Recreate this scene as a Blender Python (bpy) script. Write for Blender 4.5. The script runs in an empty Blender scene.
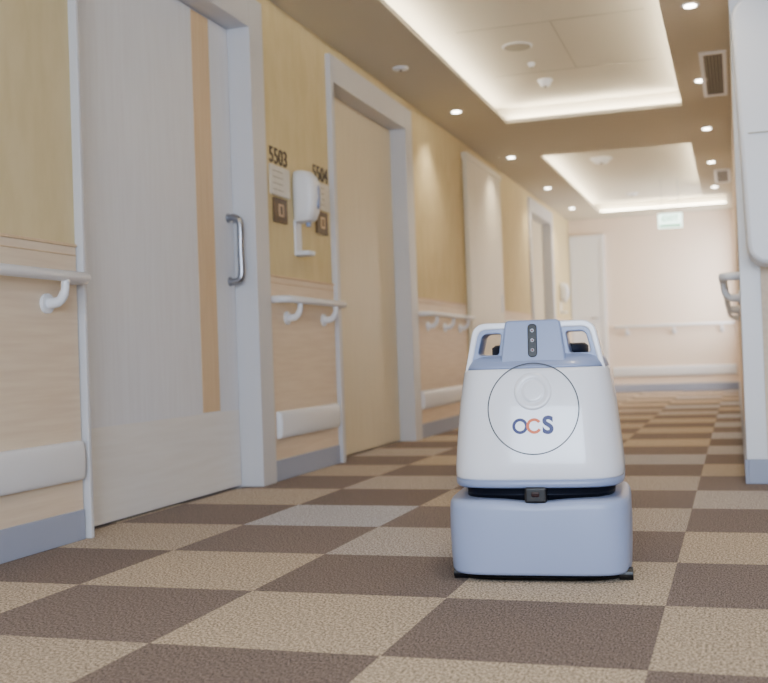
import bpy, bmesh, math
from mathutils import Vector, Matrix
import numpy as np
C=bpy.context; D=bpy.data
def srgb(r,g,b):
    f=lambda c:(c/255/12.92 if c/255<=.04045 else ((c/255+.055)/1.055)**2.4)
    return (f(r),f(g),f(b),1)
def N(nt,t,**k):
    n=nt.nodes.new(t)
    for a,b in k.items(): setattr(n,a,b)
    return n
def mat(name,col,rough=.5,spec=.5,coat=0,metal=0,emis=None,es=0,noise=None,bump=0,bscale=200,stretch=(1,1,1),col2=None,nscale=5,mixlo=.35,mixhi=.65):
    m=D.materials.new(name); m.use_nodes=True; nt=m.node_tree; b=nt.nodes['Principled BSDF']
    b.inputs['Base Color'].default_value=col; b.inputs['Roughness'].default_value=rough
    b.inputs['Specular IOR Level'].default_value=spec; b.inputs['Coat Weight'].default_value=coat
    b.inputs['Metallic'].default_value=metal; b.inputs['Coat Roughness'].default_value=.08
    if emis: b.inputs['Emission Color'].default_value=emis; b.inputs['Emission Strength'].default_value=es
    tc=N(nt,'ShaderNodeTexCoord'); mp=N(nt,'ShaderNodeMapping'); mp.inputs['Scale'].default_value=stretch
    nt.links.new(tc.outputs['Object'],mp.inputs['Vector'])
    if col2:
        n=N(nt,'ShaderNodeTexNoise'); n.inputs['Scale'].default_value=nscale; n.inputs['Detail'].default_value=6
        nt.links.new(mp.outputs[0],n.inputs['Vector'])
        cr=N(nt,'ShaderNodeValToRGB'); cr.color_ramp.elements[0].position=mixlo; cr.color_ramp.elements[1].position=mixhi
        cr.color_ramp.elements[0].color=col; cr.color_ramp.elements[1].color=col2
        nt.links.new(n.outputs['Fac'],cr.inputs[0]); nt.links.new(cr.outputs[0],b.inputs['Base Color'])
    if bump:
        n2=N(nt,'ShaderNodeTexNoise'); n2.inputs['Scale'].default_value=bscale; n2.inputs['Detail'].default_value=3
        nt.links.new(mp.outputs[0],n2.inputs['Vector'])
        bp=N(nt,'ShaderNodeBump'); bp.inputs['Strength'].default_value=bump; bp.inputs['Distance'].default_value=.002
        nt.links.new(n2.outputs['Fac'],bp.inputs['Height']); nt.links.new(bp.outputs[0],b.inputs['Normal'])
    return m

M=dict(
 wallp=mat('wallpaper',srgb(219,203,161),.75,.2,col2=srgb(212,195,151),nscale=14,stretch=(1,1,.35),bump=.2,bscale=260),
 wood=mat('pale_wood',srgb(229,211,188),.5,.3,col2=srgb(220,200,176),nscale=9,stretch=(6,.35,6)),
 base=mat('baseboard_grey',srgb(158,166,188),.5,.4,bump=.05),
 white=mat('white_plastic',srgb(232,234,240),.35,.5,bump=.03,bscale=60),
 frame=mat('frame_paint',srgb(207,207,211),.45,.4,bump=.05,bscale=80),
 door=mat('door_white_laminate',srgb(224,227,235),.4,.4,col2=srgb(219,221,229),nscale=10,stretch=(5,5,.3)),
 doorc=mat('door_cream_laminate',srgb(231,223,202),.45,.4,col2=srgb(226,217,194),nscale=10,stretch=(5,5,.3)),
 doorb=mat('door_beige_laminate',srgb(222,212,188),.45,.3,col2=srgb(217,206,181),nscale=10,stretch=(5,5,.3)),
 kick=mat('kick_plate_laminate',srgb(230,229,229),.4,.4,col2=srgb(225,223,222),nscale=9,stretch=(5,.3,5)),
 tan=mat('tan_veneer',srgb(217,192,158),.5,.3,col2=srgb(209,182,146),nscale=12,stretch=(5,5,.3)),
 chrome=mat('brushed_steel',srgb(160,163,172),.28,.5,metal=1,bump=.03,bscale=150),
 ceil=mat('ceiling_paint',srgb(209,203,189),.85,.2,bump=.05,bscale=120),
 seam=mat('panel_seam',srgb(170,164,152),.85,.2,bump=.05,bscale=120),
 farw=mat('far_wall_paint',srgb(238,221,206),.8,.2,bump=.06,bscale=90),
 brown=mat('brown_plaque',srgb(105,84,58),.45,.4,col2=srgb(88,70,48),nscale=20),
 dark=mat('dark_lettering',srgb(80,64,48),.5,.4),
 paper=mat('sign_card',srgb(228,225,216),.6,.3,col2=srgb(220,215,205),nscale=40),
 line=mat('print_lines',srgb(160,152,138),.6,.3),
 vent=mat('vent_dark',srgb(92,88,84),.6,.3,bump=.1),
 black=mat('black_plastic',srgb(14,15,20),.35,.5,bump=.03),
 lens=mat('lens_glass',srgb(40,20,24),.15,.5,coat=.3),
 pupil=mat('lens_pupil',srgb(120,50,50),.5,.3),
 rwhite=mat('robot_white',srgb(236,239,249),.24,.5,coat=.5,bump=.01,bscale=30),
 rgrey=mat('robot_bluegrey',srgb(138,153,190),.35,.5,coat=.2,bump=.02,bscale=200),
 rgrey2=mat('robot_bluegrey_bumper',srgb(150,163,196),.4,.45,coat=.1,bump=.02,bscale=200),
 rdark=mat('robot_dark_grey',srgb(34,38,54),.5,.4,bump=.03),
 navy=mat('logo_navy',srgb(24,32,104),.4,.5),
 orange=mat('logo_orange',srgb(222,98,34),.4,.5),
 ring=mat('seam_dark',srgb(56,62,76),.5,.4),
 led=mat('cove_led',srgb(255,240,215),.5,emis=(1,.91,.73,1),es=60),
 dl=mat('downlight_lens',srgb(255,244,228),.5,emis=(1,.93,.80,1),es=24),
 green=mat('exit_green',srgb(20,150,80),.5,emis=srgb(30,170,95),es=1.2),
 exitw=mat('exit_white',srgb(240,250,240),.5,emis=(.72,1,.88,1),es=5.0),
)
# carpet ---------------------------------------------------------------
def carpet():
    m=D.materials.new('carpet_tiles'); m.use_nodes=True; nt=m.node_tree; b=nt.nodes['Principled BSDF']; L=nt.links.new
    tc=N(nt,'ShaderNodeTexCoord'); mp=N(nt,'ShaderNodeMapping')
    mp.inputs['Scale'].default_value=(2,2,1); mp.inputs['Location'].default_value=(.34,-4.94,.5)
    L(tc.outputs['Object'],mp.inputs[0])
    ck=N(nt,'ShaderNodeTexChecker'); ck.inputs['Scale'].default_value=1; L(mp.outputs[0],ck.inputs['Vector'])
    ck.inputs['Color1'].default_value=(1,1,1,1); ck.inputs['Color2'].default_value=(0,0,0,1)
    fl=N(nt,'ShaderNodeVectorMath',operation='FLOOR'); L(mp.outputs[0],fl.inputs[0])
    wn=N(nt,'ShaderNodeTexWhiteNoise',noise_dimensions='4D'); L(fl.outputs[0],wn.inputs['Vector']); wn.inputs['W'].default_value=5.0
    r=N(nt,'ShaderNodeValToRGB'); e=r.color_ramp.elements
    e[0].position=.0; e[0].color=srgb(193,175,152); e[1].position=1; e[1].color=srgb(184,183,190)  # blue-grey end paints window sheen into randomly chosen light tiles
    k=e.new(.72); k.color=srgb(183,166,146)
    L(wn.outputs['Value'],r.inputs[0])
    r2=N(nt,'ShaderNodeValToRGB'); e=r2.color_ramp.elements
    e[0].color=srgb(121,105,96); e[1].color=srgb(131,116,109); L(wn.outputs['Value'],r2.inputs[0])
    mx=N(nt,'ShaderNodeMix',data_type='RGBA'); L(ck.outputs['Fac'],mx.inputs[0]); L(r2.outputs[0],mx.inputs[6]); L(r.outputs[0],mx.inputs[7])
    def ns(st,det=3,ro=.7):
        q=N(nt,'ShaderNodeMapping'); q.inputs['Scale'].default_value=st; L(tc.outputs['Object'],q.inputs[0])
        n=N(nt,'ShaderNodeTexNoise'); n.inputs['Scale'].default_value=1; n.inputs['Detail'].default_value=det; n.inputs['Roughness'].default_value=ro; L(q.outputs[0],n.inputs['Vector']); return n
    na=ns((250,110,150)); nb_=ns((180,120,150))
    nm=N(nt,'ShaderNodeMix',data_type='FLOAT'); L(ck.outputs['Fac'],nm.inputs[0]); L(na.outputs['Fac'],nm.inputs[2]); L(nb_.outputs['Fac'],nm.inputs[3])
    cr=N(nt,'ShaderNodeValToRGB'); cr.color_ramp.elements[0].position=.40; cr.color_ramp.elements[1].position=.60
    cr.color_ramp.elements[0].color=(.34,.32,.30,1); cr.color_ramp.elements[1].color=(1.4,1.4,1.4,1)
    L(nm.outputs[0],cr.inputs[0])
    ml=N(nt,'ShaderNodeMix',data_type='RGBA',blend_type='MULTIPLY'); ml.inputs[0].default_value=1
    L(mx.outputs[2],ml.inputs[6]); L(cr.outputs[0],ml.inputs[7]); L(ml.outputs[2],b.inputs['Base Color'])
    bp=N(nt,'ShaderNodeBump'); bp.inputs['Strength'].default_value=.5; bp.inputs['Distance'].default_value=.003
    L(nm.outputs[0],bp.inputs['Height']); L(bp.outputs[0],b.inputs['Normal'])
    b.inputs['Roughness'].default_value=.95; b.inputs['Specular IOR Level'].default_value=.08
    b.inputs['Sheen Weight'].default_value=.06; b.inputs['Sheen Roughness'].default_value=.6
    return m
M['carpet']=carpet()

# helpers --------------------------------------------------------------
def link(o,parent=None):
    C.collection.objects.link(o)
    if parent: o.parent=parent
    return o
def empty(name,loc=(0,0,0),rz=0):
    o=D.objects.new(name,None); o.location=loc; o.rotation_euler=(0,0,rz); o.empty_display_size=.1; return link(o)
def fromb(name,bm,m,parent=None,smooth=False,bevel=0):
    bmesh.ops.recalc_face_normals(bm,faces=bm.faces[:])
    me=D.meshes.new(name); bm.to_mesh(me); bm.free()
    ms=m if isinstance(m,list) else [m]
    for x in ms: me.materials.append(x)
    if smooth:
        for p in me.polygons: p.use_smooth=True
    o=D.objects.new(name,me); link(o,parent)
    if bevel:
        md=o.modifiers.new('bevel','BEVEL'); md.width=bevel; md.segments=3; md.limit_method='ANGLE'; md.angle_limit=math.radians(40)
    return o
def addbox(bm,x0,x1,y0,y1,z0,z1,mi=0):
    v=[bm.verts.new((x,y,z)) for x in(x0,x1) for y in(y0,y1) for z in(z0,z1)]
    for f in((0,1,3,2),(4,6,7,5),(0,4,5,1),(2,3,7,6),(0,2,6,4),(1,5,7,3)):
        fc=bm.faces.new([v[i] for i in f]); fc.material_index=mi
def boxes(name,lst,m,parent=None,bevel=0):
    bm=bmesh.new()
    for b in lst: addbox(bm,*b)
    return fromb(name,bm,m,parent,bevel=bevel)
def box(name,*a,m=None,parent=None,bevel=0): return boxes(name,[a],m,parent,bevel)
def tube(name,pts,r,m,parent=None,seg=14,cap=True):
    bm=bmesh.new(); P=[Vector(p) for p in pts]; rings=[]
    ref=None
    for i,p in enumerate(P):
        t=((P[min(i+1,len(P)-1)]-P[max(i-1,0)])).normalized()
        if ref is None:
            ref=Vector((0,0,1)) if abs(t.z)<.9 else Vector((1,0,0))
        a=(ref-t*ref.dot(t)).normalized(); ref=a; b=t.cross(a)
        rr=r[i] if isinstance(r,(list,tuple)) else r
        rings.append([bm.verts.new(p+(a*math.cos(2*math.pi*k/seg)+b*math.sin(2*math.pi*k/seg))*rr) for k in range(seg)])
    for A,B in zip(rings,rings[1:]):
        for k in range(seg): bm.faces.new((A[k],A[(k+1)%seg],B[(k+1)%seg],B[k]))
    bm.faces.new(rings[0]); bm.faces.new(rings[-1])
    return fromb(name,bm,m,parent,smooth=True)
def smoothpath(pts,n=8):
    P=[Vector(p) for p in pts]; out=[]
    Q=[P[0]]+P+[P[-1]]
    for i in range(1,len(Q)-2):
        for k in range(n):
            t=k/n; a,b,c,d=Q[i-1],Q[i],Q[i+1],Q[i+2]
            out.append(.5*((2*b)+(-a+c)*t+(2*a-5*b+4*c-d)*t*t+(-a+3*b-3*c+d)*t**3))
    out.append(P[-1]); return out
def cyl(name,c,axis,r,h,m,parent=None,seg=32,r2=None,bevel=0):
    ax=Vector(axis).normalized(); bm=bmesh.new()
    bmesh.ops.create_cone(bm,cap_ends=True,segments=seg,radius1=r,radius2=r if r2 is None else r2,depth=h)
    q=Vector((0,0,1)).rotation_difference(ax).to_matrix().to_4x4()
    bmesh.ops.transform(bm,matrix=Matrix.Translation(Vector(c))@q,verts=bm.verts[:])
    return fromb(name,bm,m,parent,bevel=bevel or .001)
def ser(hw,yf,yb,n,z,seg=96):
    yc=(yf+yb)/2; b=(yb-yf)/2; out=[]
    for k in range(seg):
        a=2*math.pi*k/seg; c,s=math.cos(a),math.sin(a)
        out.append((hw*math.copysign(abs(c)**(2/n),c), yc+b*math.copysign(abs(s)**(2/n),s), z))
    return out
def loft(name,secs,m,parent=None,seg=96,caps=True):
    bm=bmesh.new(); R=[]
    for s in secs: R.append([bm.verts.new(p) for p in ser(*s,seg=seg)])
    for A,B in zip(R,R[1:]):
        for k in range(seg): bm.faces.new((A[k],A[(k+1)%seg],B[(k+1)%seg],B[k]))
    if caps: bm.faces.new(R[0]); bm.faces.new(R[-1])
    o=fromb(name,bm,m,parent,smooth=True)
    md=o.modifiers.new('ws','WEIGHTED_NORMAL'); md.keep_sharp=True
    return o
def txt(name,s,size,mtx,m,parent=None,ext=.0015,proj=None,off=0,bold=0):
    cu=D.curves.new(name,'FONT'); cu.body=s; cu.size=size; cu.extrude=ext; cu.align_x='CENTER'; cu.align_y='CENTER'; cu.offset=bold
    o=D.objects.new(name,cu); C.collection.objects.link(o); C.view_layer.update()
    me=D.meshes.new_from_object(o.evaluated_get(C.evaluated_depsgraph_get())); D.objects.remove(o)
    me.transform(mtx)
    if proj:
        for v in me.vertices: v.co.y=proj(v.co.x,v.co.z)+v.co.y
    me.materials.clear(); me.materials.append(m)
    o=D.objects.new(name,me); return link(o,parent)
def rrect(pts,rad,n=7):
    out=[]; L=len(pts)
    for i in range(L):
        p=Vector(pts[i]); a=Vector(pts[i-1]); b=Vector(pts[(i+1)%L])
        r=rad[i] if isinstance(rad,(list,tuple)) else rad
        u=(a-p).normalized(); w=(b-p).normalized()
        ang=u.angle(w); t=min(r/math.tan(ang/2),.48*min((a-p).length,(b-p).length))
        s=p+u*t; e=p+w*t
        for k in range(n+1):
            q=k/n; out.append((1-q)**2*s+2*q*(1-q)*p+q*q*e)
    return out
def plate(name,loops,y,half,bev,m,parent=None):
    cu=D.curves.new(name,'CURVE'); cu.dimensions='2D'; cu.fill_mode='BOTH'; cu.extrude=half; cu.bevel_depth=bev; cu.bevel_resolution=3
    for l in loops:
        s=cu.splines.new('POLY'); s.points.add(len(l)-1); s.use_cyclic_u=True
        for p,q in zip(s.points,l): p.co=(q[0],q[1],0,1)
    o=D.objects.new(name,cu); C.collection.objects.link(o); C.view_layer.update()
    me=D.meshes.new_from_object(o.evaluated_get(C.evaluated_depsgraph_get())); D.objects.remove(o)
    me.transform(Matrix.Translation((0,y,0))@Matrix.Rotation(math.pi/2,4,'X'))
    me.materials.clear(); me.materials.append(m)
    o=D.objects.new(name,me); link(o,parent)
    return o

# ROOM -----------------------------------------------------------------
XL=-2.10; XR=.03; YF=14.7; ZC=2.33; ZT=2.47; YB=-3.0; XRR=2.6; YC=4.7
box('floor',XL-.25,XRR+.15,YB-.15,YF+.15,-.1,0,m=M['carpet'])
doors=[(3.16,4.53,.02,.15),(5.63,7.0,.05,.16),(8.70,10.02,.03,.03),(11.72,13.05,.06,.14)]
DH=2.11
seg=[];y=YB
for i,d in enumerate(doors):
    if i==2: continue
    gp=.015
    seg.append((XL-.25,XL,y,d[0]-gp,0,ZT)); seg.append((XL-.25,XL,d[0]-gp,d[1]+gp,DH+gp,ZT)); y=d[1]+gp
seg.append((XL-.25,XL,y,YF,0,ZT))
boxes('wall_left',seg,M['wallp'])
boxes('wall_far',[(XL-.25,XRR+.15,YF,YF+.15,0,ZT)],M['farw'])
boxes('wall_right',[(XR,XR+.15,YC,13.2,0,ZT),(XR,XR+.15,14.5,YF,0,ZT),(XR,XR+.15,13.2,14.5,0,.7),(XR,XR+.15,13.2,14.5,2.1,ZT),(XR+.15,XRR,YC,YC+.15,0,ZT),(XRR,XRR+.15,YB,YC+.15,0,ZT)],M['farw'])
boxes('wall_back',[(XL,-.9,YB-.15,YB,0,ZT),(2.3,XRR,YB-.15,YB,0,ZT),(-.9,2.3,YB-.15,YB,0,.5),(-.9,2.3,YB-.15,YB,2.2,ZT)],M['farw'])
w=empty('window_1')
boxes('window_frame',[(-.9,-.84,YB-.1,YB-.03,.5,2.2),(2.24,2.3,YB-.1,YB-.03,.5,2.2),(.67,.73,YB-.1,YB-.03,.5,2.2),(-.84,2.24,YB-.1,YB-.03,.5,.56),(-.84,2.24,YB-.1,YB-.03,2.14,2.2)],M['frame'],w)
w=empty('added_far_window')  # added opening, hidden from the camera, to brighten the corridor end
boxes('window_frame',[(XR+.05,XR+.1,13.2,13.25,.7,2.1),(XR+.05,XR+.1,14.45,14.5,.7,2.1),(XR+.05,XR+.1,13.25,14.45,.7,.75),(XR+.05,XR+.1,13.25,14.45,2.05,2.1)],M['frame'],w)
# ceiling
TX0,TX1=-1.61,-.31; g=.12; zl=ZC+.03
A=(3.4,8.18); B=(9.7,14.2)
soff=[(XL-.25,TX0,YB,YF,ZC,zl),(TX0,TX1,YB,A[0],ZC,zl),(TX0,TX1,A[1],B[0],ZC,zl),(TX0,TX1,B[1],YF,ZC,zl),
 (TX1,XR+.15,YB,13.2,ZC,zl),(TX1,XR+.15,B[1],YF,ZC,zl),(XR+.15,XRR+.15,YB,YF,ZC,zl),(-.04,XR+.15,13.2,B[1],ZC,zl)]
top=[(XL-.25,XRR+.15,YB-.15,YF+.15,ZT,ZT+.05)]
ris=[]
for a,b in(A,B):
    ris+=[(TX0-g-.02,TX0-g,a-g,b+g,zl,ZT),(TX0-g,TX1+g,a-g-.02,a-g,zl,ZT)]
ris+=[(TX0-g,TX1+g,A[1]+g,A[1]+g+.02,zl,ZT),(TX1+g,TX1+g+.02,A[0]-g,A[1]+g,zl,ZT),
 (TX0-g,XR,B[1]+g,B[1]+g+.02,zl,ZT),(TX1+g,TX1+g+.02,B[0]-g,13.08,zl,ZT),(TX1+g,XR,13.06,13.08,zl,ZT)]
boxes('ceiling',soff+top+ris,M['ceil'])
led=[]
e0,e1=.075,.095; z0,z1=zl+.001,zl+.014
for a,b in(A,B):
    led+=[(TX0-e1,TX0-e0,a,b,z0,z1),(TX0,TX1,a-e1,a-e0,z0,z1)]
led+=[(TX0,TX1,A[1]+e0,A[1]+e1,z0,z1),(TX1+e0,TX1+e1,A[0],A[1],z0,z1),(TX0,-.06,B[1]+e0,B[1]+e1,z0,z1),(TX1+e0,TX1+e1,B[0],13.0,z0,z1)]
boxes('cove_light',led,M['led'])
boxes('trim_1',[(-1.5,-.42,6.2,6.206,ZT-.002,ZT),(-1.5,-.42,7.3,7.306,ZT-.002,ZT),(-.95,-.945,6.2,7.3,ZT-.002,ZT)],M['seam'])

ws=[(YB,3.13),(4.69,5.575),(7.17,8.66),(10.06,11.65),(13.2,YF)]
boxes('wainscot_left',[(XL,XL+.008,a,b,.10,.975) for a,b in ws],M['wood'])  # wood wainscot panels on the left wall
boxes('trim_2',[(XL,XL+.014,a,b,.975,.985) for a,b in ws]+[(XL,XL+.011,a,b,.945,.95) for a,b in ws],M['tan'],bevel=.002)
boxes('baseboard_left',[(XL,XL+.014,a,b,0,.10) for a,b in ws],M['base'],bevel=.003)
box('baseboard_far',-1.62,XR,YF-.014,YF,0,.10,m=M['base'],bevel=.003)
boxes('baseboard_right',[(XR-.014,XR,YC-.014,YF-.014,0,.10),(XR,XRR,YC-.014,YC,0,.10)],M['base'],bevel=.003)
boxes('wainscot_right',[(XR+.075,XRR,YC-.008,YC,.10,.985)],M['wood'])  # wood wainscot panel on the camera-facing right wall
boxes('trim_3',[(XR-.006,XR+.075,YC-.012,YC,.10,ZC),(XR-.006,XR,YC,YC+.30,.10,ZC)],M['white'],bevel=.003)

def hospital_door(i,d,leafm,kind):
    y0,y1,fl,fr=d; e=empty(f'door_{i}')
    if kind=='C':
        boxes('leaf',[(XL+.006,XL+.045,y0,y1,.008,2.19)],leafm,e,bevel=.002)
        boxes('track_cover',[(XL,XL+.055,y0-.02,y1+.02,2.19,2.24)],leafm,e,bevel=.002)
        boxes('recessed_pull',[(XL+.045,XL+.05,y1-.11,y1-.08,.95,1.12)],M['chrome'],e,bevel=.002)
        return
    X0=XL-.13 
    boxes('leaf',[(X0,X0+.05,y0+.004,y1-.004,.008,DH-.004)],leafm,e,bevel=.002)
    xf=XL+.03; hh=.15 if fr>.1 else .03
    boxes('frame',[(XL-.19,xf,y0-fl,y0,0,DH+hh),(XL-.19,xf,y1,y1+fr,0,DH+hh),(XL-.19,xf,y0,y1,DH,DH+hh)],M['frame'],e,bevel=.004)
    xs=X0+.05
    if kind=='A':
        boxes('accent_stripe',[(xs,xs+.002,4.17,4.33,.36,DH-.01)],M['tan'],e)
        boxes('kick_plate',[(xs,xs+.003,y0+.01,y1-.012,.012,.355)],M['kick'],e,bevel=.001)
        yh=4.47; a,b=.94,1.23 
        pts=smoothpath([(xs,yh,a),(xs+.035,yh,a),(xs+.06,yh,a+.025),(xs+.06,yh,(a+b)/2),(xs+.06,yh,b-.03),(xs+.035,yh,b),(xs,yh,b)],8)
        tube('pull_handle',pts,.016,M['chrome'],e)
        for z in(a,b): cyl('handle_rose',(xs+.003,yh,z),(1,0,0),.022,.006,M['chrome'],e)
    if kind=='B':
        boxes('kick_plate',[(xs,xs+.002,y0+.01,y1-.012,.012,.355)],leafm,e,bevel=.001)
        yh=y0+.10
        boxes('recessed_pull',[(xs,xs+.006,yh,yh+.03,.95,1.12)],M['chrome'],e,bevel=.002)
hospital_door(1,doors[0],M['door'],'A')
hospital_door(2,doors[1],M['doorb'],'B')
hospital_door(3,doors[2],M['doorc'],'C')
hospital_door(4,doors[3],M['doorb'],'B')
e=empty('door_5')
box('leaf',-2.04,-1.68,YF-.05,YF-.01,.008,2.06,m=M['white'],parent=e,bevel=.003)
boxes('frame',[(-2.09,-2.04,YF-.06,YF,0,2.11),(-1.68,-1.63,YF-.06,YF,0,2.11),(-2.04,-1.68,YF-.06,YF,2.06,2.11)],M['white'],e)
tube('lever_handle',[(-1.73,YF-.05,1.0),(-1.73,YF-.09,1.0),(-1.83,YF-.09,1.0)],.009,M['chrome'],e)

def handrail(p0,p1,n,zc=.865,brs=(.2,.8)):
    e=empty('handrail'); p0=Vector(p0);p1=Vector(p1);n=Vector(n);t=(p1-p0).normalized(); up=Vector((0,0,1))
    o=.075
    P=smoothpath([p0+n*.0+up*zc,p0+n*(o-.03)+up*zc,p0+n*o+t*.03+up*zc],6)+[p0.lerp(p1,.5)+n*o+up*zc]+smoothpath([p1+n*o-t*.03+up*zc,p1+n*(o-.03)+up*zc,p1+up*zc],6)
    tube('rail',P,.018,M['white'],e,seg=20)
    for f in brs:
        q=p0.lerp(p1,f)
        tube('bracket',smoothpath([q+n*.01+up*(zc-.085),q+n*.05+up*(zc-.08),q+n*.072+up*(zc-.05),q+n*o+up*(zc-.01)],8),[.017]*8+[.015]*8+[.013]*9,M['white'],e)
        cyl('bracket_rose',q+n*.006+up*(zc-.085),n,.032,.012,M['white'],e)
def bumper(p0,p1,n,z=.265,h=.13,th=.03):
    e=empty('wall_guard_rail'); p0=Vector(p0);p1=Vector(p1);n=Vector(n);t=(p1-p0).normalized();L=(p1-p0).length
    bm=bmesh.new(); prof=[]
    for k in range(17):
        a=-math.pi/2+math.pi*k/16; prof.append((th*max(0,math.cos(a))**.3, h/2*math.sin(a)))
    rings=[]
    for s,sc in((0,.02),(.003,.7),(.01,.93),(.02,1),(L-.02,1),(L-.01,.93),(L-.003,.7),(L,.02)):
        rings.append([bm.verts.new(p0+t*s+n*(a*sc)+Vector((0,0,z+b*(.94+.06*sc)))) for a,b in prof])
    for A_,B_ in zip(rings,rings[1:]):
        for k in range(16): bm.faces.new((A_[k],A_[k+1],B_[k+1],B_[k]))
    fromb('guard',bm,M['white'],e,smooth=True)
XW=XL+.008
NX=(1,0,0)
handrail((XW,1.3,0),(XW,3.10,0),NX,brs=(.25,.92)); bumper((XW,1.3,0),(XW,3.12,0),NX)
handrail((XW,4.74,0),(XW,5.56,0),NX,brs=(.20,.80)); bumper((XW,4.74,0),(XW,5.55,0),NX)
handrail((XW,7.25,0),(XW,8.6,0),NX,brs=(.15,.5,.85)); bumper((XW,7.22,0),(XW,8.6,0),NX)
handrail((XW,10.12,0),(XW,11.6,0),NX); bumper((XW,10.12,0),(XW,11.6,0),NX)
handrail((-1.52,YF,0),(-.02,YF,0),(0,-1,0),brs=(.1,.5,.9)); bumper((-1.58,YF,0),(0.0,YF,0),(0,-1,0))
handrail((XR,4.85,0),(XR,9.0,0),(-1,0,0),brs=(.05,.5,.9)); 

Mx=lambda y,z,x=XL+.004: Matrix.Translation((x,y,z))@Matrix(((0,0,1,0),(1,0,0,0),(0,1,0,0),(0,0,0,1)))
def sign(num,yc):
    e=empty('room_number_sign')
    txt('digits',num,.112,Mx(yc,1.565),M['dark'],e,ext=.002,bold=.0005)
    box('name_card',XL,XL+.012,yc-.115,yc+.115,1.375,1.52,m=M['paper'],parent=e,bevel=.003)
    boxes('card_lines',[(XL+.012,XL+.0125,yc-.095,yc+.03,z,z+.004) for z in(1.40,1.43,1.46,1.49)],M['line'],e)
    box('symbol_plaque',XL,XL+.012,yc-.085,yc+.075,1.245,1.365,m=M['brown'],parent=e,bevel=.003)
    boxes('symbol',[(XL+.012,XL+.0135,yc-.035,yc+.025,1.275,1.335)],M['tan'],e)
    boxes('symbol_inner',[(XL+.0135,XL+.014,yc-.02,yc+.01,1.285,1.325)],M['brown'],e)
sign('5503',4.88); sign('5504',5.44)
def dispenser(x,y,z,s=1):
    e=empty('hand_sanitizer_dispenser',(x,y,z),math.pi/2)
    e.scale=(s,s,s)
    loft('housing',[(.035,-.07,0,3,0),(.05,-.09,0,3.2,.012),(.056,-.105,0,3.2,.05),(.060,-.115,0,3.2,.11),(.060,-.112,0,3.2,.17),(.055,-.10,0,3,.205),(.042,-.078,0,3,.228),(.018,-.045,-.01,2.5,.238)],M['white'],e,seg=48)
    loft('level_window',[(.010,-.1165,-.1,3,.06),(.016,-.1185,-.1,3,.08),(.016,-.1185,-.1,3,.15),(.008,-.1165,-.1,3,.165)],M['rgrey'],e,seg=24)
    boxes('back_plate',[(-.035,.035,-.012,0,-.15,.02)],M['white'],e,bevel=.005)
    loft('drip_tray',[(.04,-.075,-.002,3,-.15),(.045,-.08,-.002,3,-.145),(.045,-.08,-.002,3,-.13),(.038,-.073,-.006,3,-.128)],M['white'],e,seg=32)
    cyl('nozzle',(0,-.06,-.008),(0,0,1),.012,.02,M['rgrey'],e)
dispenser(XL,5.09,1.265,1.12)
dispenser(XL,13.75,1.2)

def downlights():
    pos=[(-.16,y) for y in(.8,2.45,4.12,5.79,7.45,9.12,10.8,12.5)]+[(-1.86,y) for y in(1.0,7.6,9.6,11.6,13.4)]
    e=empty('ceiling_downlights')
    for x,y in pos:
        bm=bmesh.new()
        bmesh.ops.create_cone(bm,cap_ends=True,segments=28,radius1=.030,radius2=.030,depth=.004)
        bmesh.ops.translate(bm,vec=(x,y,ZC-.0055),verts=bm.verts[:]); fromb('lamp_lens',bm,M['dl'],e)
        bm=bmesh.new()
        bmesh.ops.create_cone(bm,cap_ends=True,segments=28,radius1=.045,radius2=.05,depth=.0035)
        bmesh.ops.translate(bm,vec=(x,y,ZC-.0018),verts=bm.verts[:]); fromb('lamp_rim',bm,M['white'],e)
        l=D.lights.new('lamp','SPOT'); l.energy=36; l.color=(1,.87,.68); l.spot_size=math.radians(110); l.spot_blend=.8; l.shadow_soft_size=.04
        o=D.objects.new('lamp',l); o.location=(x,y,ZC-.015); link(o,e)
downlights()
def vent(x0,x1,y0,y1):
    e=empty('air_vent')
    boxes('grille_frame',[(x0,x1,y0,y0+.05,ZC-.008,ZC),(x0,x1,y1-.05,y1,ZC-.008,ZC),(x0,x0+.025,y0+.05,y1-.05,ZC-.008,ZC),(x1-.025,x1,y0+.05,y1-.05,ZC-.008,ZC)],M['white'],e)
    boxes('grille_slats',[(x,x+.004,y0+.05,y1-.05,ZC-.006,ZC-.002) for x in np.arange(x0+.035,x1-.03,.02)],M['seam'],e)
    boxes('grille_back',[(x0+.025,x1-.025,y0+.05,y1-.05,ZC-.002,ZC)],M['vent'],e)
vent(-.15,.01,6.75,7.95); vent(-.15,.01,11.3,12.2)
def detector(name,x,y,z,r=.055,h=.03):
    e=empty(name,(x,y,z))
    cyl('base',(0,0,-.005),(0,0,1),r,.010,M['white'],e)
    cyl('cap',(0,0,-.010-(h-.01)/2),(0,0,-1),r*.85,h-.01,M['white'],e,r2=r*.6,bevel=.003)
    cyl('tip',(0,0,-h-.002),(0,0,1),r*.18,.006,M['vent'],e)
detector('smoke_detector',-1.2,7.54,ZT,.055,.045); detector('sprinkler_head',-1.21,7.06,ZT,.025,.025)
detector('smoke_detector',-1.2,10.86,ZT,.11,.05); detector('smoke_detector',-1.14,13.5,ZT,.08)
detector('sprinkler_head',-1.88,6.3,ZC,.05,.015)
e=empty('ceiling_speaker',(-1.22,6.63,ZT)); cyl('grille',(0,0,-.007),(0,0,1),.082,.006,M['seam'],e); cyl('bezel',(0,0,-.002),(0,0,1),.095,.004,M['white'],e)
e=empty('exit_sign',(-.655,12.6,0))
box('housing',-.13,.13,-.02,.02,1.92,2.08,m=M['exitw'],parent=e,bevel=.006)
boxes('pictogram',[(-.115,.115,-.022,-.02,1.93,1.955)],M['green'],e)
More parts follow.
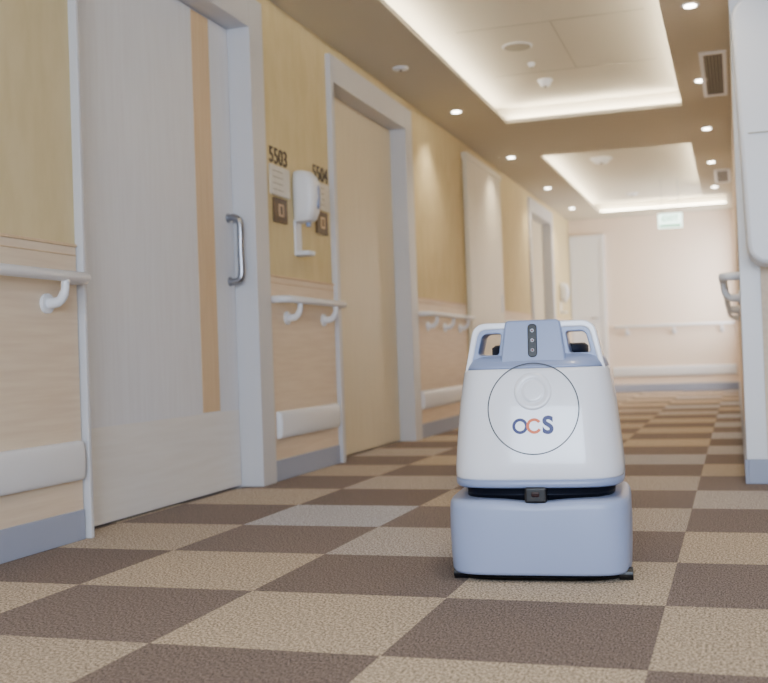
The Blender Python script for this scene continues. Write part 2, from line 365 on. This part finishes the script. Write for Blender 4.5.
txt('lettering','EXIT',.09,Matrix.Translation((0,-.021,2.02))@Matrix.Rotation(math.pi/2,4,'X'),M['green'],e,bold=.001)
for x in(-.09,.09): cyl('hanger',(x,0,2.08+(ZT-2.08)/2),(0,0,1),.004,ZT-2.08,M['chrome'],e)
e=empty('wall_cabinet')
plate('body',[rrect([(.045,1.92),(.60,1.92),(.60,.90),(.075,.90)],[.07,.07,.07,.07])],YC-.012-.11,.09,.018,M['white'],e)
boxes('door_seam',[(.075,.58,YC-.2325,YC-.2295,1.395,1.40)],M['seam'],e)

# ROBOT ----------------------------------------------------------------
R=empty('cleaning_robot',(-.505,2.880,0),math.radians(5))
K=[(.257,.2165,-.214,.212),(.28,.216,-.215,.212),(.32,.213,-.212,.21),(.38,.2075,-.205,.207),(.44,.201,-.196,.20),(.49,.194,-.185,.195),(.522,.1885,-.176,.19)]
def prm(z): 
    zs=[k[0] for k in K]; return [float(np.interp(z,zs,[k[i] for k in K])) for i in(1,2,3)]
n=4.2
def surf(x,z):
    hw,yf,yb=prm(z); yc=(yf+yb)/2; b=(yb-yf)/2
    return yc-b*(max(0,1-abs(x/hw)**n))**(1/n)
body=[(.208,-.203,.2,n,.2515),(.215,-.212,.21,n,.2535)]+[(*[v for v in prm(z)],n,z) for z in np.linspace(.259,.522,22)]+[(.186,-.172,.187,n,.528),(.181,-.164,.18,n,.5315)]
loft('white_shell',body,M['rwhite'],R)
loft('lower_skirt',[(.20,-.19,.19,n,.231),(.211,-.207,.205,n,.233),(.215,-.212,.21,n,.238),(.2165,-.2145,.212,n,.2525),(.205,-.2,.2,n,.2535)],M['rgrey'],R)
loft('inner_chassis',[(.19,-.185,.19,4,.19),(.19,-.185,.19,4,.238)],M['rdark'],R)
nb=6
o=loft('bumper_base',[(.212,-.210,.215,nb,.017),(.222,-.219,.222,nb,.019),(.2265,-.223,.226,nb,.027),(.229,-.226,.228,nb,.07),(.230,-.227,.228,nb,.13),(.229,-.226,.226,nb,.18),(.227,-.224,.222,nb,.195),(.222,-.219,.215,nb,.203),(.205,-.204,.2,nb,.2055),(.19,-.18,.18,nb,.2055)],M['rgrey2'],R,seg=160)
for v in o.data.vertices:
    if v.co.z>.17 and v.co.y<0:
        v.co.z-=.008*math.exp(-(v.co.x/.06)**2)*min(1,(v.co.z-.17)/.03)
loft('brush_skirt',[(.212,-.206,.2,4.5,.004),(.216,-.211,.205,4.5,.019)],M['black'],R)
for x in(-.200,.212):
    cyl('corner_wheel',(x,-.165,.016),(1,0,0),.016,.034,M['black'],R)
for x in(-.17,.17): cyl('drive_wheel',(x,.08,.05),(1,0,0),.05,.03,M['black'],R)
boxes('front_sensor',[(-.027,.027,-.219,-.17,.196,.236)],M['black'],R,bevel=.006)
boxes('sensor_lens',[(-.010,.010,-.221,-.215,.212,.225)],M['lens'],R,bevel=.003)
loft('shoulder',[(.1855,-.170,.175,n,.525),(.182,-.163,.165,n,.538),(.176,-.150,.15,n,.553),(.167,-.132,.13,n,.562),(.150,-.11,.11,n,.566)],M['rgrey'],R)
outer=rrect([(-.180,.50),(-.150,.645),(.150,.645),(.180,.50)],[.005,.036,.036,.005],10)
inner=rrect([(-.171,.52),(-.143,.636),(.143,.636),(.171,.52)],[.005,.030,.030,.005],10)
plate('handle_arch',[outer,inner],-.055,.06,.004,M['rwhite'],R)
hl=rrect([(-.149,.563),(-.134,.624),(-.079,.624),(-.088,.563)],[.012,.022,.010,.012])
hr=[Vector((-p[0],p[1])) for p in hl][::-1]
inner2=rrect([(-.172,.51),(-.145,.638),(.145,.638),(.172,.51)],[.005,.028,.028,.005],10)
plate('handle_panel',[inner2,hl,hr],-.057,.055,.003,M['rgrey'],R)
tongue=rrect([(-.080,.522),(-.065,.648),(.065,.648),(.080,.522)],[.02,.008,.008,.02])
TILT=.17; TT=.649
o=plate('camera_column',[tongue],-.085,.046,.005,M['rgrey'],R)
for v in o.data.vertices:
    if v.co.y<-.11: v.co.y-= (TT-v.co.z)*TILT
win=rrect([(-.0095,.560),(-.0095,.641),(.0095,.641),(.0095,.560)],.009)
o=plate('camera_window',[win],-.1355,.003,.002,M['black'],R)
for v in o.data.vertices: v.co.y-=(TT-v.co.z)*TILT
for z in(.576,.601,.626):
    cyl('camera_lens',(0,-.140-(TT-z)*TILT,z),(0,1,0),.0058,.003,M['lens'],R)
    cyl('lens_pupil',(0,-.1417-(TT-z)*TILT,z),(0,1,0),.0022,.0015,M['pupil'],R)
loft('dust_container',[(.13,.0,.165,3.5,.55),(.13,.0,.165,3.5,.585),(.12,.01,.155,3.5,.592)],M['rdark'],R)
def ribbon(name,cx,cz,r0,r1,off,m,a0=0,a1=360,seg=120):
    bm=bmesh.new(); rr=[]
    for k in range(seg+1):
        a=math.radians(a0+(a1-a0)*k/seg); row=[]
        for r,o in((r0,.0),(r0,off),(r1,off),(r1,.0)):
            x=cx+r*math.cos(a); z=cz+r*math.sin(a); row.append(bm.verts.new((x,surf(x,z)-o+.0003,z)))
        rr.append(row)
    for A_,B_ in zip(rr,rr[1:]):
        for k in range(3): bm.faces.new((A_[k],A_[k+1],B_[k+1],B_[k]))
    return fromb(name,bm,m,R,smooth=False)
ZR=.430
ribbon('lid_seam',0,ZR,.1113,.1143,.0009,M['ring'])
bm=bmesh.new(); cz=ZR+.043; prof=[(0,.0045),(.02,.0045),(.027,.004),(.029,.0015),(.031,.0045),(.041,.0055),(.0455,.004),(.047,0)]
rows=[]
for r,o_ in prof[1:]:
    row=[]
    for k in range(64):
        a=2*math.pi*k/64; x=r*math.cos(a); z=cz+r*math.sin(a); row.append(bm.verts.new((x,surf(x,z)-o_*.7,z)))
    rows.append(row)
for A_,B_ in zip(rows,rows[1:]):
    for k in range(64): bm.faces.new((A_[k],A_[(k+1)%64],B_[(k+1)%64],B_[k]))
bm.faces.new(rows[0]); fromb('start_button',bm,M['rwhite'],R,smooth=True)
zl_=.387
ribbon('logo_o',-.033,zl_,.0120,.0194,.0012,M['navy'],seg=48)
ribbon('logo_c',.002,zl_,.0122,.0192,.0014,M['orange'],35,215,seg=48)
ribbon('logo_c_tail',.002,zl_,.0122,.0192,.0013,M['orange'],215,330,seg=24)
txt('logo_s','S',.059,Matrix.Translation((.036,-.0012,zl_))@Matrix.Rotation(math.pi/2,4,'X'),M['navy'],R,ext=.0008,proj=surf,bold=.0022)

# LIGHT ----------------------------------------------------------------
def area(name,loc,rot,sx,sy,en,col):
    l=D.lights.new(name,'AREA'); l.shape='RECTANGLE'; l.size=sx; l.size_y=sy; l.energy=en; l.color=col
    o=D.objects.new(name,l); o.location=loc; o.rotation_euler=rot; return link(o)
area('far_end_fill',(.7,YB+.02,1.35),(math.radians(90),0,0),3.0,1.6,310,(.66,.80,1))
area('far_end_fill',(XR+.02,13.85,1.4),(0,math.radians(90),0),1.3,1.2,56,(1,.97,.95))  # added fill lamp for the far end, at the unseen side opening
wd=D.worlds.new('world'); C.scene.world=wd; wd.use_nodes=True
wd.node_tree.nodes['Background'].inputs[0].default_value=(.75,.85,1,1); wd.node_tree.nodes['Background'].inputs[1].default_value=1.0

# CAMERA ---------------------------------------------------------------
cd=D.cameras.new('camera'); cam=D.objects.new('camera',cd); link(cam)
cd.sensor_width=36; cd.lens=1083/768*36; cd.clip_start=.05
cam.matrix_world=Matrix.Translation((0,0,.57))@Matrix.Rotation(math.radians(18),4,'Z')@Matrix.Rotation(math.radians(90.85),4,'X')@Matrix.Rotation(math.radians(-2),4,'Z')
cd.dof.use_dof=True; cd.dof.focus_distance=2.75; cd.dof.aperture_fstop=4.0
C.scene.camera=cam
